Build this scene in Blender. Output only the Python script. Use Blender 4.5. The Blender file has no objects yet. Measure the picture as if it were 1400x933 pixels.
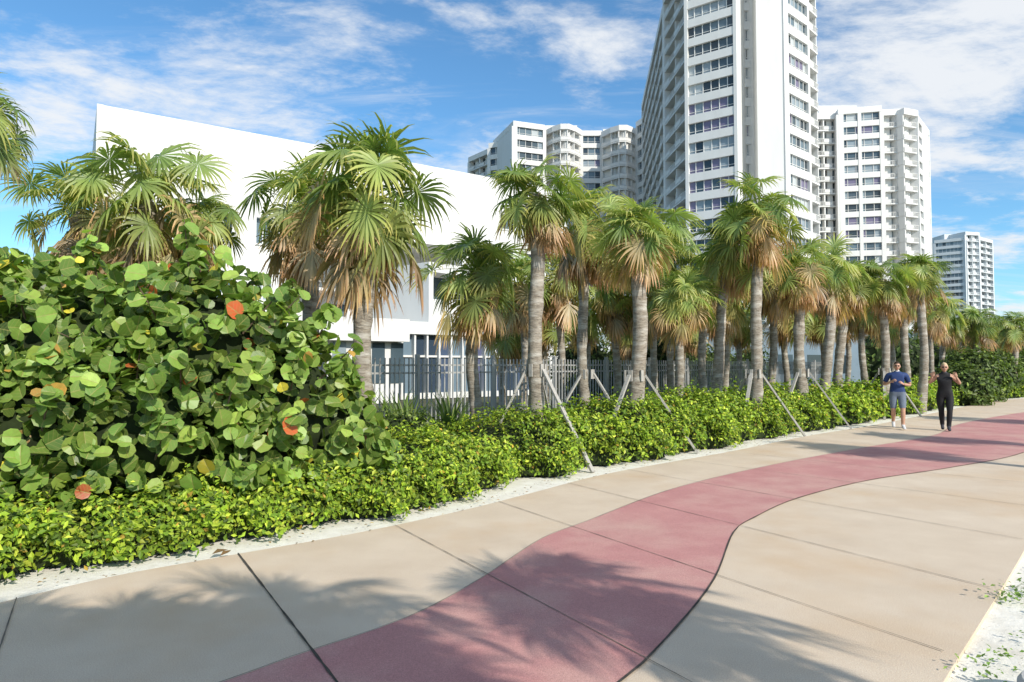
import bpy, math, random
import numpy as np
from mathutils import Vector, Matrix
random.seed(7); rng=np.random.default_rng(7)
scene=bpy.context.scene
F=900.0; PITCH=math.radians(2.1); CAMH=1.7
def at(px,py,d):
    """survey helper: world point at depth d (metres along +Y) for a sight line measured in the photo"""
    u=(px-700)/F; v=(466.5-py)/F
    Y=math.cos(PITCH)-v*math.sin(PITCH); Z=math.sin(PITCH)+v*math.cos(PITCH)
    return Vector((u/Y*d,d,CAMH+Z/Y*d))
# ------------------------------------------------------------ helpers
def link(ob,parent=None):
    scene.collection.objects.link(ob)
    if parent is not None: ob.parent=parent
    return ob
def empty(name,loc=(0,0,0)):
    e=bpy.data.objects.new(name,None); e.location=loc; e.empty_display_size=.3
    return link(e)
def make_mesh(name,verts,faces,cols=None,uv=None,mats=None,midx=None,smooth=False):
    me=bpy.data.meshes.new(name)
    v=verts.tolist() if hasattr(verts,'tolist') else [tuple(x) for x in verts]
    f=faces.tolist() if hasattr(faces,'tolist') else faces
    me.from_pydata(v,[],f)
    if cols is not None:
        a=me.color_attributes.new('Col','FLOAT_COLOR','POINT')
        c=np.ones((len(v),4),dtype=np.float32); c[:,:3]=np.asarray(cols)
        a.data.foreach_set('color',c.ravel())
    if uv is not None:
        l=me.uv_layers.new(name='leaf'); 
        li=np.zeros(len(me.loops),dtype=np.int32); me.loops.foreach_get('vertex_index',li)
        l.data.foreach_set('uv',np.asarray(uv,dtype=np.float32)[li].ravel())
    for m in (mats or []): me.materials.append(m)
    if midx is not None: me.polygons.foreach_set('material_index',np.asarray(midx,dtype=np.int32))
    if smooth: me.polygons.foreach_set('use_smooth',np.ones(len(me.polygons),dtype=bool))
    me.update()
    return me
def obj(name,me,parent=None,loc=None):
    o=bpy.data.objects.new(name,me); link(o,parent)
    if loc is not None: o.location=loc
    return o
class NT:
    def __init__(s,nt): s.nt=nt; s.n=nt.nodes; s.l=nt.links
    def new(s,t,**k):
        n=s.n.new(t)
        for a,b in k.items(): setattr(n,a,b)
        return n
    def math(s,op,a,b=None,c=None,clamp=False):
        n=s.n.new('ShaderNodeMath'); n.operation=op; n.use_clamp=clamp
        for i,x in enumerate((a,b,c)):
            if x is None: continue
            if isinstance(x,(int,float)): n.inputs[i].default_value=x
            else: s.l.new(x,n.inputs[i])
        return n.outputs[0]
    def mix(s,fac,a,b,mode='MIX'):
        n=s.n.new('ShaderNodeMix'); n.data_type='RGBA'; n.blend_type=mode
        for sock,x in ((n.inputs[0],fac),(n.inputs[6],a),(n.inputs[7],b)):
            if isinstance(x,(int,float)): sock.default_value=x
            elif isinstance(x,(tuple,list)): sock.default_value=(*x[:3],1)
            else: s.l.new(x,sock)
        return n.outputs[2]
    def noise(s,vec,scale,detail=4,rough=.55,dist=0):
        n=s.n.new('ShaderNodeTexNoise'); n.inputs['Scale'].default_value=scale
        n.inputs['Detail'].default_value=detail; n.inputs['Roughness'].default_value=rough
        n.inputs['Distortion'].default_value=dist
        if vec is not None: s.l.new(vec,n.inputs['Vector'])
        return n.outputs['Fac']
    def mapping(s,vec,loc=(0,0,0),rot=0,scale=(1,1,1)):
        mp=s.new('ShaderNodeMapping'); mp.inputs['Rotation'].default_value=(0,0,math.radians(rot)); mp.inputs['Scale'].default_value=scale
        mp.inputs['Location'].default_value=loc; s.l.new(vec,mp.inputs[0]); return mp.outputs[0]
    def ramp(s,fac,p0,p1,smooth=False):
        n=s.n.new('ShaderNodeMapRange'); n.clamp=True
        if smooth: n.interpolation_type='SMOOTHSTEP'
        n.inputs[1].default_value=p0; n.inputs[2].default_value=p1
        s.l.new(fac,n.inputs[0]); return n.outputs[0]
def newmat(name):
    m=bpy.data.materials.new(name); m.use_nodes=True
    t=NT(m.node_tree); b=m.node_tree.nodes['Principled BSDF']
    return m,t,b
def mat_noise(name,c1,c2,scale=3,rough=.8,bump=.0,bscale=40,detail=5,stretch=None,coord='Object',c3=None,s3=.4,spec=.3,c3r=(.48,.72),speck=None):
    m,t,b=newmat(name)
    tc=t.new('ShaderNodeTexCoord'); vec=tc.outputs[coord]
    if stretch: vec=t.mapping(vec,scale=stretch)
    f=t.ramp(t.noise(vec,scale,detail,.6),.3,.7)
    col=t.mix(f,c1,c2)
    if c3: col=t.mix(t.ramp(t.noise(vec,s3,4,.6),*c3r),col,c3)
    if speck:
        g=t.noise(vec,speck,3,.7); col=t.mix(.28,col,t.mix(t.ramp(g,.3,.7),(.0,.0,.0),(1,1,1)),'OVERLAY')
    t.l.new(col,b.inputs['Base Color']); b.inputs['Roughness'].default_value=rough
    b.inputs['Specular IOR Level'].default_value=spec
    if bump:
        bn=t.new('ShaderNodeBump'); bn.inputs['Strength'].default_value=bump; bn.inputs['Distance'].default_value=.02
        t.l.new(t.noise(vec,bscale,4,.65),bn.inputs['Height']); t.l.new(bn.outputs[0],b.inputs['Normal'])
    return m
def mat_leaf(name,trans=.28,rough=.5,veins=False,spec=.35):
    m,t,b=newmat(name)
    a=t.new('ShaderNodeAttribute',attribute_name='Col'); col=a.outputs['Color']
    if veins:
        uv=t.new('ShaderNodeUVMap',uv_map='leaf'); sp=t.new('ShaderNodeSeparateXYZ'); t.l.new(uv.outputs[0],sp.inputs[0])
        au=t.math('ABSOLUTE',sp.outputs[0])
        mid=t.math('LESS_THAN',au,.022)
        w=t.math('FRACT',t.math('MULTIPLY',t.math('SUBTRACT',sp.outputs[1],t.math('MULTIPLY',au,.7)),4.6))
        side=t.math('LESS_THAN',t.math('ABSOLUTE',t.math('SUBTRACT',w,.5)),.055)
        v=t.math('MAXIMUM',mid,t.math('MULTIPLY',side,.55))
        col=t.mix(t.math('MULTIPLY',v,.75),col,(.40,.36,.13))
        bl=t.noise(uv.outputs[0],3,3)
        col=t.mix(t.ramp(bl,.4,.8),col,t.mix(.5,col,(.20,.24,.05)))
    t.l.new(col,b.inputs['Base Color']); b.inputs['Roughness'].default_value=rough
    b.inputs['Specular IOR Level'].default_value=spec
    tr=t.new('ShaderNodeBsdfTranslucent')
    t.l.new(t.mix(1,col,(1.6,1.8,.8),'MULTIPLY'),tr.inputs[0])
    mx=t.new('ShaderNodeMixShader'); mx.inputs[0].default_value=trans
    t.l.new(b.outputs[0],mx.inputs[1]); t.l.new(tr.outputs[0],mx.inputs[2])
    t.l.new(mx.outputs[0],t.n['Material Output'].inputs['Surface'])
    return m
def catmull(P,step=.25):
    P=np.array(P,float); P=np.vstack([2*P[0]-P[1],P,2*P[-1]-P[-2]]); out=[]
    for i in range(1,len(P)-2):
        n=max(2,int(np.linalg.norm(P[i+1]-P[i])/step))
        for k in range(n):
            t=k/n
            out.append(.5*((2*P[i])+(-P[i-1]+P[i+1])*t+(2*P[i-1]-5*P[i]+4*P[i+1]-P[i+2])*t*t+(-P[i-1]+3*P[i]-3*P[i+1]+P[i+2])*t**3))
    out.append(P[-2]); return np.array(out)
def resample(C,n):
    s=np.concatenate([[0],np.cumsum(np.linalg.norm(np.diff(C,axis=0),axis=1))])
    q=np.linspace(0,s[-1],n); return np.stack([np.interp(q,s,C[:,0]),np.interp(q,s,C[:,1])],1)
# ------------------------------------------------------------ camera
cam=bpy.data.cameras.new('camera'); co=bpy.data.objects.new('camera',cam); link(co)
cam.sensor_width=36; cam.lens=36*F/1400; cam.clip_end=6000; cam.clip_start=.05
co.location=(0,0,CAMH); co.rotation_euler=(math.pi/2+PITCH,0,0); scene.camera=co
# ------------------------------------------------------------ light
EL=math.radians(33); S=Vector((.60*math.cos(EL),-.80*math.cos(EL),math.sin(EL)))
sun=bpy.data.lights.new('sun','SUN'); sun.energy=5.0; sun.angle=math.radians(.5); sun.color=(1,.94,.84)
so=bpy.data.objects.new('sun',sun); link(so); so.rotation_euler=S.to_track_quat('Z','Y').to_euler(); so.location=(20,-30,40)
w=bpy.data.worlds.new('World'); scene.world=w; w.use_nodes=True
t=NT(w.node_tree); bg=t.n['Background']; bg.inputs[1].default_value=.15
sky=t.new('ShaderNodeTexSky',sky_type='NISHITA'); sky.sun_disc=False; sky.sun_elevation=EL
sky.sun_rotation=math.atan2(.6,-.8); sky.air_density=1.0; sky.dust_density=.3; sky.ozone_density=3.0
tc=t.new('ShaderNodeTexCoord'); sp=t.new('ShaderNodeSeparateXYZ'); t.l.new(tc.outputs['Generated'],sp.inputs[0])
zz=t.math('ADD',t.math('MAXIMUM',sp.outputs[2],0.0),.13)
cx=t.math('DIVIDE',sp.outputs[0],zz); cy=t.math('DIVIDE',sp.outputs[1],zz)
cb=t.new('ShaderNodeCombineXYZ'); t.l.new(cx,cb.inputs[0]); t.l.new(cy,cb.inputs[1]); cv=cb.outputs[0]
v1=t.mapping(cv,(5.3,2.2,0),-50,(.8,1.25,1))
n1=t.noise(v1,1.25,14,.60,.5); n2=t.noise(v1,.5,3,.5,.2); n3=t.noise(v1,4.6,10,.68,.2)
bias=t.math('MULTIPLY',t.ramp(sp.outputs[0],.15,.60),.055)
dens=t.math('ADD',t.math('ADD',t.math('MULTIPLY',n1,.72),t.math('MULTIPLY',n2,.28)),t.math('ADD',bias,t.math('MULTIPLY',t.math('SUBTRACT',n3,.5),.32)))
cl=t.ramp(dens,.480,.64,True)
v2=t.mapping(cv,(1.3,7.2,0),-62,(.35,2.3,1))
ci=t.math('MULTIPLY',t.ramp(t.noise(v2,1.1,12,.66,.8),.48,.78,True),.65)
cl=t.math('MULTIPLY',t.math('MAXIMUM',cl,ci),.95)
skyc=t.mix(1,sky.outputs[0],(.76,1.13,1.25),'MULTIPLY')
t.l.new(t.mix(cl,skyc,(5.9,6.1,6.35)),bg.inputs[0])
scene.view_settings.view_transform='Standard'; scene.view_settings.look='None'; scene.view_settings.exposure=0
# ------------------------------------------------------------ materials
M_tan=mat_noise('tan_concrete',(.57,.46,.345),(.66,.55,.425),1.3,.85,.25,90,8,None,'Object',(.57,.41,.26),.55,.3,(.5,.8),150)
M_pink=mat_noise('red_concrete',(.46,.215,.205),(.54,.27,.25),1.6,.85,.25,90,8,None,'Object',(.54,.34,.29),.8,.3,(.45,.75),150)
M_joint=mat_noise('joint_dark',(.10,.085,.07),(.24,.20,.16),6,.9)
M_crack=mat_noise('joint_open',(.04,.035,.03),(.10,.085,.07),6,.9)
M_white=mat_noise('white_paint',(.66,.65,.62),(.72,.71,.68),.8,.6,0,1,6,(1,1,.25))
M_white2=mat_noise('offwhite_paint',(.60,.63,.64),(.68,.70,.70),.2,.6,0,1,4)
M_wood=mat_noise('weathered_wood',(.30,.28,.25),(.48,.46,.42),12,.85,.3,60,5,(6,6,.8))
M_twig=mat_noise('shrub_twig',(.10,.07,.045),(.18,.13,.09),12,.9)
M_bark=mat_noise('palm_bark',(.14,.115,.09),(.40,.35,.28),6,.95,1.0,9,8,(1.6,1.6,6.5),'Object',(.54,.51,.45),1.3,.2)
M_frond=mat_leaf('palm_frond',.30,.45,False,.45)
M_leaf=mat_leaf('shrub_leaf',.28,.5)
M_grape=mat_leaf('sea_grape_leaf',.25,.42,True,.4)
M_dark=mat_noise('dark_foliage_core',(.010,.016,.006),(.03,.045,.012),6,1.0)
M_fence=mat_noise('fence_paint',(.30,.30,.29),(.40,.40,.39),3,.5)
M_bluewall=mat_noise('blue_grey_wall',(.16,.22,.27),(.20,.26,.31),.8,.8)
M_footing=mat_noise('footing_concrete',(.42,.42,.40),(.55,.54,.51),9,.85,.4,50,6)
def glassmat():
    m,t,b=newmat('window_glass'); a=t.new('ShaderNodeAttribute',attribute_name='Col')
    t.l.new(a.outputs['Color'],b.inputs['Base Color']); b.inputs['Roughness'].default_value=.12
    b.inputs['Specular IOR Level'].default_value=.6
    return m
M_glass=glassmat()
# ------------------------------------------------------------ ground and path
def ground_mat():
    m,t,b=newmat('ground_sand_grass'); tc=t.new('ShaderNodeTexCoord'); v=tc.outputs['Object']
    c=t.mix(t.ramp(t.noise(v,6,8,.65),.3,.7),(.70,.66,.57),(.86,.83,.75))
    c=t.mix(t.ramp(t.noise(v,1.1,5,.6),.58,.85),c,(.50,.43,.32))
    c=t.mix(t.ramp(t.noise(v,45,4,.7),.62,.74),c,(.25,.20,.14))
    sp=t.new('ShaderNodeSeparateXYZ'); t.l.new(v,sp.inputs[0])
    df=t.math('SUBTRACT',sp.outputs[1],sp.outputs[0])   # inland side of the walk
    inland=t.ramp(df,11.2,12.6)
    c=t.mix(inland,c,t.mix(t.ramp(t.noise(v,2,5),.4,.6),(.09,.075,.045),(.05,.075,.02)))
    bn=t.new('ShaderNodeBump'); bn.inputs['Strength'].default_value=.5; bn.inputs['Distance'].default_value=.02
    t.l.new(t.noise(v,25,8,.7),bn.inputs['Height']); t.l.new(bn.outputs[0],b.inputs['Normal'])
    t.l.new(c,b.inputs['Base Color']); b.inputs['Roughness'].default_value=.95; return m
R=2500
obj('ground',make_mesh('ground',[(-R,-R,-.03),(R,-R,-.03),(R,R,-.03),(-R,R,-.03)],[(0,1,2,3)],mats=[ground_mat()]))
LE=catmull([(-12,-7),(-8,-1),(-5.5,2.5),(-3.70,4.75),(-3.22,5.37),(-2.47,6.0),(-1.51,6.8),(-.52,7.85),(.19,8.74),(1.6,10.5),(4.36,13.1),(7.0,15.8),(10.6,19.1),(17,25.5),(22.5,31.0),(26.8,34.2),(40,43),(66,60)])
RE=catmull([(-8,-10),(-4,-4.3),(-1,-.2),(1.0,2.17),(2.26,3.54),(3.07,4.39),(4.72,6.13),(7.95,9.62),(12,13.6),(20,21.0),(30,28.5),(46,39),(72,56)])
PL=catmull([(-9,-5),(-5,-.5),(-2.4,2.8),(-1.61,3.53),(-1.28,3.90),(-.70,4.5),(-.26,5.28),(.29,6.51),(.79,7.2),(2.29,9.2),(4.34,11.2),(6.95,13.4),(10.2,16.0),(12.96,19.1),(18.3,23.7),(27,30.3),(42,40.3),(68,58)])
PR=catmull([(-7.5,-6.5),(-3.5,-1.8),(-.2,2.75),(.53,3.53),(.95,4.14),(1.60,5.28),(2.25,6.75),(2.7,7.4),(3.68,8.5),(5.3,9.8),(7.3,11.0),(9.75,12.7),(14,16.6),(20.2,22.1),(28.6,29),(43.5,39.3),(69.5,57)])
def ribbon(name,A,B,z,mat,thick=0):
    n=600; a=resample(A,n); b=resample(B,n)
    v=[(x,y,z) for x,y in a]+[(x,y,z) for x,y in b]; f=[(i,n+i,n+i+1,i+1) for i in range(n-1)]
    if thick:
        v+=[(x,y,z-thick) for x,y in a]+[(x,y,z-thick) for x,y in b]
        f+=[(i,i+1,2*n+i+1,2*n+i) for i in range(n-1)]+[(n+i+1,n+i,3*n+i,3*n+i+1) for i in range(n-1)]
    return obj(name,make_mesh(name,v,f,mats=[mat]))
ribbon('promenade_path',LE,RE,0,M_tan,.1)
ribbon('red_path_band',PL,PR,.004,M_pink)
def line_strip(V,Fa,M,P,w,z,mi=0):
    P=np.array(P); d=np.gradient(P,axis=0); d/=np.linalg.norm(d,axis=1)[:,None]+1e-9; nrm=np.stack([-d[:,1],d[:,0]],1)
    o=len(V)
    for p,q in zip(P,nrm):
        ww=w*(.6+.8*random.random())
        V.append((*(p+q*ww/2),z)); V.append((*(p-q*ww/2),z))
    for i in range(len(P)-1): Fa.append((o+2*i,o+2*i+1,o+2*i+3,o+2*i+2)); M.append(mi)
V=[];Fa=[];MI=[]
sL=np.concatenate([[0],np.cumsum(np.linalg.norm(np.diff(LE,axis=0),axis=1))])
i0=np.argmin(np.linalg.norm(LE-np.array([-2.37,5.84]),axis=1)); s0=sL[i0]
for k in range(-5,30):
    s=s0+1.62*k; p=np.array([np.interp(s,sL,LE[:,0]),np.interp(s,sL,LE[:,1])])
    q=min(1,max(0,(k-3)/4)); d=np.array([.536*(1-q)+.72*q,-.844*(1-q)-.69*q]); d/=np.linalg.norm(d)
    ts=np.linspace(0,9,181); pts=p[None]+ts[:,None]*d[None]
    dm=np.array([np.min(np.linalg.norm(RE-x,axis=1)) for x in pts]); e=int(np.argmin(dm))
    line_strip(V,Fa,MI,pts[:e:2],.014 if k==0 else .008,.009,1 if k==0 else 0)
line_strip(V,Fa,MI,PR[np.linalg.norm(PR,axis=1)<60],.016,.0085,1)
line_strip(V,Fa,MI,PL[np.linalg.norm(PL,axis=1)<60],.006,.0087,0)
obj('pavement_joints',make_mesh('pavement_joints',V,Fa,mats=[M_joint,M_crack],midx=MI))
# ------------------------------------------------------------ leaves
def rnd_dir(n):
    v=rng.normal(size=(n,3)); return v/np.linalg.norm(v,axis=1)[:,None]
T_leaf=(np.array([(0,-.5,0),(.27,.02,.09),(0,.5,-.04),(-.27,.02,.09)]),[(0,1,2),(0,2,3)])
_r=[(.3,-.42,.06),(.5,-.12,.13),(.48,.24,.13),(.2,.46,.04)]; _s=[(0,-.44,0),(0,-.03,.0),(0,.5,-.08)]
T_grape=(np.array(_s+_r+[(-a,b,c) for a,b,c in _r]),[(0,3,4,1),(1,4,5),(1,5,6,2),(0,1,8,7),(1,9,8),(1,2,10,9)])
def leaf_arrays(pos,nrm,size,col,T):
    tv,tf=T; n=len(pos); k=len(tv)
    nrm=nrm/np.linalg.norm(nrm,axis=1)[:,None]
    a=np.cross(nrm,rnd_dir(n)); a/=np.linalg.norm(a,axis=1)[:,None]+1e-9; b=np.cross(nrm,a)
    V=pos[:,None]+size[:,None,None]*(tv[None,:,0,None]*a[:,None]+tv[None,:,1,None]*b[:,None]+tv[None,:,2,None]*nrm[:,None])
    V=V.reshape(-1,3); off=np.arange(n)*k
    faces=[]
    for f in tf: faces+= (off[:,None]+np.array(f)[None]).tolist()
    C=np.repeat(col,k,axis=0); UV=np.tile(tv[:,:2],(n,1))
    return V,faces,C,UV
def palette(n,cols,weights,jit=.25):
    cols=np.array(cols); i=rng.choice(len(cols),n,p=np.array(weights)/sum(weights)); c=cols[i]
    return np.clip(c*(1+jit*rng.normal(size=(n,1))),.004,.9)
def blob_points(blobs,n,shell=.35,ph_=.10):
    bl=np.array(blobs); vol=(bl[:,3]*bl[:,4]+bl[:,4]*bl[:,5]+bl[:,3]*bl[:,5]); P=[];N=[];D=[]
    for b,m in zip(bl,(vol/vol.sum()*n*1.6).astype(int)):
        d=rnd_dir(m); ph=np.sin(d[:,0]*7+b[0]*3)*np.sin(d[:,1]*6+b[1])*np.sin(d[:,2]*8+1)*ph_
        r=1-np.abs(rng.normal(size=m))*shell*.5+ph+rng.normal(size=m)*.04
        p=b[:3]+d*b[3:6]*r[:,None]; nn=d/b[3:6]; nn/=np.linalg.norm(nn,axis=1)[:,None]
        inside=np.zeros(m,bool)
        for c in bl:
            if c is b: continue
            q=(p-c[:3])/c[3:6]; inside|=(np.sum(q*q,1)<.55) if not np.allclose(c,b) else False
        k=(~inside)&(p[:,2]>.02); P.append(p[k]);N.append(nn[k]);D.append(r[k])
    return np.vstack(P),np.vstack(N),np.concatenate(D)
def ellipsoid(V,Fa,b,sc=.8,nu=14,nv=9):
    o=len(V)
    for j in range(nv+1):
        th=math.pi*j/nv
        for i in range(nu):
            a=2*math.pi*i/nu; r=sc*(1+.08*math.sin(3*a+j))
            V.append((b[0]+b[3]*r*math.sin(th)*math.cos(a),b[1]+b[4]*r*math.sin(th)*math.sin(a),max(-.02,b[2]+b[5]*r*math.cos(th))))
    for j in range(nv):
        for i in range(nu): Fa.append((o+j*nu+i,o+j*nu+(i+1)%nu,o+(j+1)*nu+(i+1)%nu,o+(j+1)*nu+i))
def tube(V,Fa,pts,rads,n=7):
    o=len(V); pts=[Vector(p) for p in pts]
    for i,p in enumerate(pts):
        d=(pts[min(i+1,len(pts)-1)]-pts[max(i-1,0)]).normalized(); a=d.orthogonal().normalized(); b=d.cross(a)
        for k in range(n):
            an=2*math.pi*k/n; V.append(tuple(p+(a*math.cos(an)+b*math.sin(an))*rads[i]))
    for i in range(len(pts)-1):
        for k in range(n): Fa.append((o+i*n+k,o+i*n+(k+1)%n,o+(i+1)*n+(k+1)%n,o+(i+1)*n+k))
def shrub(name,blobs,n,size,cols,wts,T=T_leaf,mat=None,core=.72,up=.35,jit=.25,sprigs=0,splen=.5,spn=14,rand=.75,shell=.35):
    base=np.array([blobs[0][0],blobs[0][1],0]); e=empty(name,tuple(base))
    p,nn,r=blob_points(blobs,n,shell); 
    if sprigs:
        idx=rng.choice(len(p),sprigs); SP=[];SN=[];SR=[];V=[];Fa=[]
        for i in idx:
            if p[i][2]<.35: continue
            d=nn[i]+np.array([0,0,.55])+rnd_dir(1)[0]*.35; d/=np.linalg.norm(d); L=splen*rng.uniform(.4,1.15)
            tube(V,Fa,[tuple(p[i]-d*.25-base),tuple(p[i]+d*L*.5-base),tuple(p[i]+d*L-base)],[.012,.008,.004],5)
            for q in range(spn):
                f=rng.uniform(0,1)**.7; o=rnd_dir(1)[0]; SP.append(p[i]+d*L*f+o*size*.55); SN.append(o*.8+d*.5+np.array([.1,-.2,.3])); SR.append(1.0+.1*f)
        obj('twigs',make_mesh('twigs',V,Fa,mats=[M_twig]),e)
        p=np.vstack([p,SP]); nn=np.vstack([nn,SN]); r=np.concatenate([r,SR])
    m=len(p)
    nn=nn+np.array([0,-.0,up])+rnd_dir(m)*rand
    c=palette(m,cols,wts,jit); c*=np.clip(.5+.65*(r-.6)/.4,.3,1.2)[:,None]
    V,Fs,C,UV=leaf_arrays(p,nn,size*(.55+.75*rng.random(m)),c,T)
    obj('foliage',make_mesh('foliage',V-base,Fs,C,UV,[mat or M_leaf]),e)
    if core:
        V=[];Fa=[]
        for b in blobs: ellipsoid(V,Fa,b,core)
        obj('inner_dark_hull',make_mesh('inner_dark_hull',np.array(V)-base,Fa,mats=[M_dark]),e)  # added dark hull, stands for shade inside the leaves and blocks see-through
    return e
# sea grape
GC=[(.085,.160,.03),(.13,.22,.042),(.19,.30,.055),(.29,.40,.075),(.60,.50,.05),(.50,.09,.03),(.52,.28,.07)]
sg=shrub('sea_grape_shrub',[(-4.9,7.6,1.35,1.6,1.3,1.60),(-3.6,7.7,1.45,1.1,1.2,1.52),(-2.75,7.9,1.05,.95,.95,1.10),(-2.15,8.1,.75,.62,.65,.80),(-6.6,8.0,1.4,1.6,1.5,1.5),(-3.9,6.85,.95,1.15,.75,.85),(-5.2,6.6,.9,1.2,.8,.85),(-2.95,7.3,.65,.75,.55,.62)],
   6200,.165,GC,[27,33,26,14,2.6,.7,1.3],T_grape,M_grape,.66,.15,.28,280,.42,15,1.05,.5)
# hedge following the walk
HC=[(.12,.20,.02),(.20,.29,.025),(.30,.38,.035),(.42,.46,.055),(.06,.10,.013),(.36,.24,.04)]
def hedge():
    nrmL=np.stack([-np.gradient(LE[:,1]),np.gradient(LE[:,0])],1); nrmL/=np.linalg.norm(nrmL,axis=1)[:,None]
    e=empty('low_hedge',(0,0,0))
    def H(s):
        return np.interp(s,[0,6,10,14,20,30,60],[.46,.58,.76,.93,.96,.96,1.0])
    sA=s0-4.5
    def surf(s,a):
        x=np.interp(s,sL,LE[:,0]); y=np.interp(s,sL,LE[:,1]); nx=np.interp(s,sL,nrmL[:,0]); ny=np.interp(s,sL,nrmL[:,1])
        ph=.14*np.sin(s*2.3+a)+.10*np.sin(s*5.1+1+a*2)+.07*np.sin(s*9+a*3)+.05*np.sin(s*17+a*7)
        gap=np.exp(-((s-(s0+4.6))/.45)**2)
        wid=1.15+.0*s; cen=1.52+ph*.7+gap*.5
        h=H(s-sA)*(1+ph*.9)*(1-.35*gap)
        ca=np.cos(a); sa=np.sin(a)
        o=cen-wid*np.sign(ca)*np.abs(ca)**.8; z=h*np.abs(sa)**.6
        return np.stack([x+nx*o,y+ny*o,z],1), np.stack([-nx*ca,-ny*ca,sa*.9],1)
    V=[];Fs=[];C=[];off=0
    for (a,b,n,sz) in ((sA,s0+6,46000,.066),(s0+6,s0+16,28000,.082),(s0+16,s0+46,28000,.13)):
        s=rng.uniform(a,b,n); ang=rng.beta(1.1,1.5,n)*math.pi*.92
        p,nn=surf(s,ang)
        cl=np.sin(p[:,0]*9+p[:,2]*7)*np.sin(p[:,1]*8-p[:,2]*5)*np.sin(p[:,2]*11+p[:,0]*4)
        spr=(rng.random(n)<.14)*rng.random(n)*.24*(np.sin(ang)>.3)
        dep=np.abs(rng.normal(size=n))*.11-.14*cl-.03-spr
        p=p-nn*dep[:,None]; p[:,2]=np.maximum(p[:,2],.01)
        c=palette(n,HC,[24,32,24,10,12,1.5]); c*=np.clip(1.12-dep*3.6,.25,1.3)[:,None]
        nn2=nn+rnd_dir(n)*.9+np.array([0,0,.35])
        v,f,cc,_=leaf_arrays(p,nn2,sz*(.6+.7*rng.random(n)),c,T_leaf)
        f=(np.array(f)+off).tolist(); off+=len(v); V.append(v);Fs+=f;C.append(cc)
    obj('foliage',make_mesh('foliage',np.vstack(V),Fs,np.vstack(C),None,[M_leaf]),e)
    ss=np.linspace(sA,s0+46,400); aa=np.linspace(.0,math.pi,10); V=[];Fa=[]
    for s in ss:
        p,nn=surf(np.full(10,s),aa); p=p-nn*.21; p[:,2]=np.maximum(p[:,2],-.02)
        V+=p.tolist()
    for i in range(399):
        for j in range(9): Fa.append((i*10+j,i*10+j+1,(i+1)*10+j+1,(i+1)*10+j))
    obj('inner_dark_hull',make_mesh('inner_dark_hull',V,Fa,mats=[M_dark]),e)  # added near-black hull under the hedge leaves, in place of shaded depth
hedge()
# ------------------------------------------------------------ palms
def frond(V,Fs,C,p0,az,el,L,Rb,droop,col,dead=False):
    e=Vector((math.cos(el)*math.cos(az),math.cos(el)*math.sin(az),math.sin(el)))
    pts=[];p=Vector(p0);d=e.copy();n=5
    for i in range(n):
        pts.append(p.copy()); d=(d+Vector((0,0,-.05-.045*droop))).normalized(); p=p+d*(L/(n-1))
    s=d.cross(Vector((0,0,1)))
    if s.length<.05: s=Vector((1,0,0))
    s.normalize(); nn=s.cross(d).normalized()
    for i in range(n-1):
        o=len(V); w=.018*(1-.5*i/n)
        for q in (pts[i]+s*w,pts[i]-s*w,pts[i+1]-s*w,pts[i+1]+s*w): V.append(tuple(q)); C.append((col[0]*1.4,col[1]*1.2,col[2]))
        Fs.append((o,o+1,o+2,o+3))
    P=pts[-1]; m=36 if not dead else 20; span=math.radians(165 if not dead else 105)
    tilt0=random.uniform(.1,1.0) if not dead else 0
    d2=(d*math.cos(tilt0)-nn*math.sin(tilt0)).normalized()
    nn=s.cross(d2).normalized(); d=d2
    roll=random.uniform(-.8,.8)
    s2=(s*math.cos(roll)+nn*math.sin(roll)); n2=s2.cross(d).normalized()
    st=2*span/(m-1); tb=Rb*math.tan(math.radians(330/36/2))
    fold=random.uniform(-.3,.4)
    for i in range(m):
        a=-span+i*st+random.uniform(-.05,.05)
        base=P+d*(.16*Rb*(1-abs(a)/span))
        dr=d*math.cos(a)+s2*math.sin(a)+n2*(fold*abs(math.sin(a)))
        dr.normalize(); perp=n2.cross(dr).normalized()
        ln=Rb*(.76+.24*math.cos(a*.55))*random.uniform(.82,1.10)
        tilt=(.45 if i%2 else -.45)
        wv=(perp*math.cos(tilt)+n2*math.sin(tilt))
        if dead: wv=(perp+Vector((random.uniform(-.6,.6),)*3)).normalized()
        cj=random.uniform(.78,1.22); o=len(V)
        prof=[(0,.06),(.38,.42),(.60,.36),(.82,.19),(1.0,.03)]
        pos=base.copy(); last=0; dr_=droop*random.uniform(.6,1.6)
        for (r,wd) in prof:
            g=dr_*(r**2.6 if not dead else r**1.5)
            dd=(dr+Vector((0,0,-1))*g).normalized()
            pos=pos+dd*(ln*(r-last)); last=r
            V.append(tuple(pos+wv*tb*wd)); V.append(tuple(pos-wv*tb*wd))
            k=1.0+.5*r*r
            cc=(col[0]*cj*k*(1+.25*r),col[1]*cj*(1+.2*r),col[2]*cj); C.append(cc);C.append(cc)
        for j in range(len(prof)-1): Fs.append((o+2*j,o+2*j+1,o+2*j+3,o+2*j+2))
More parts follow.
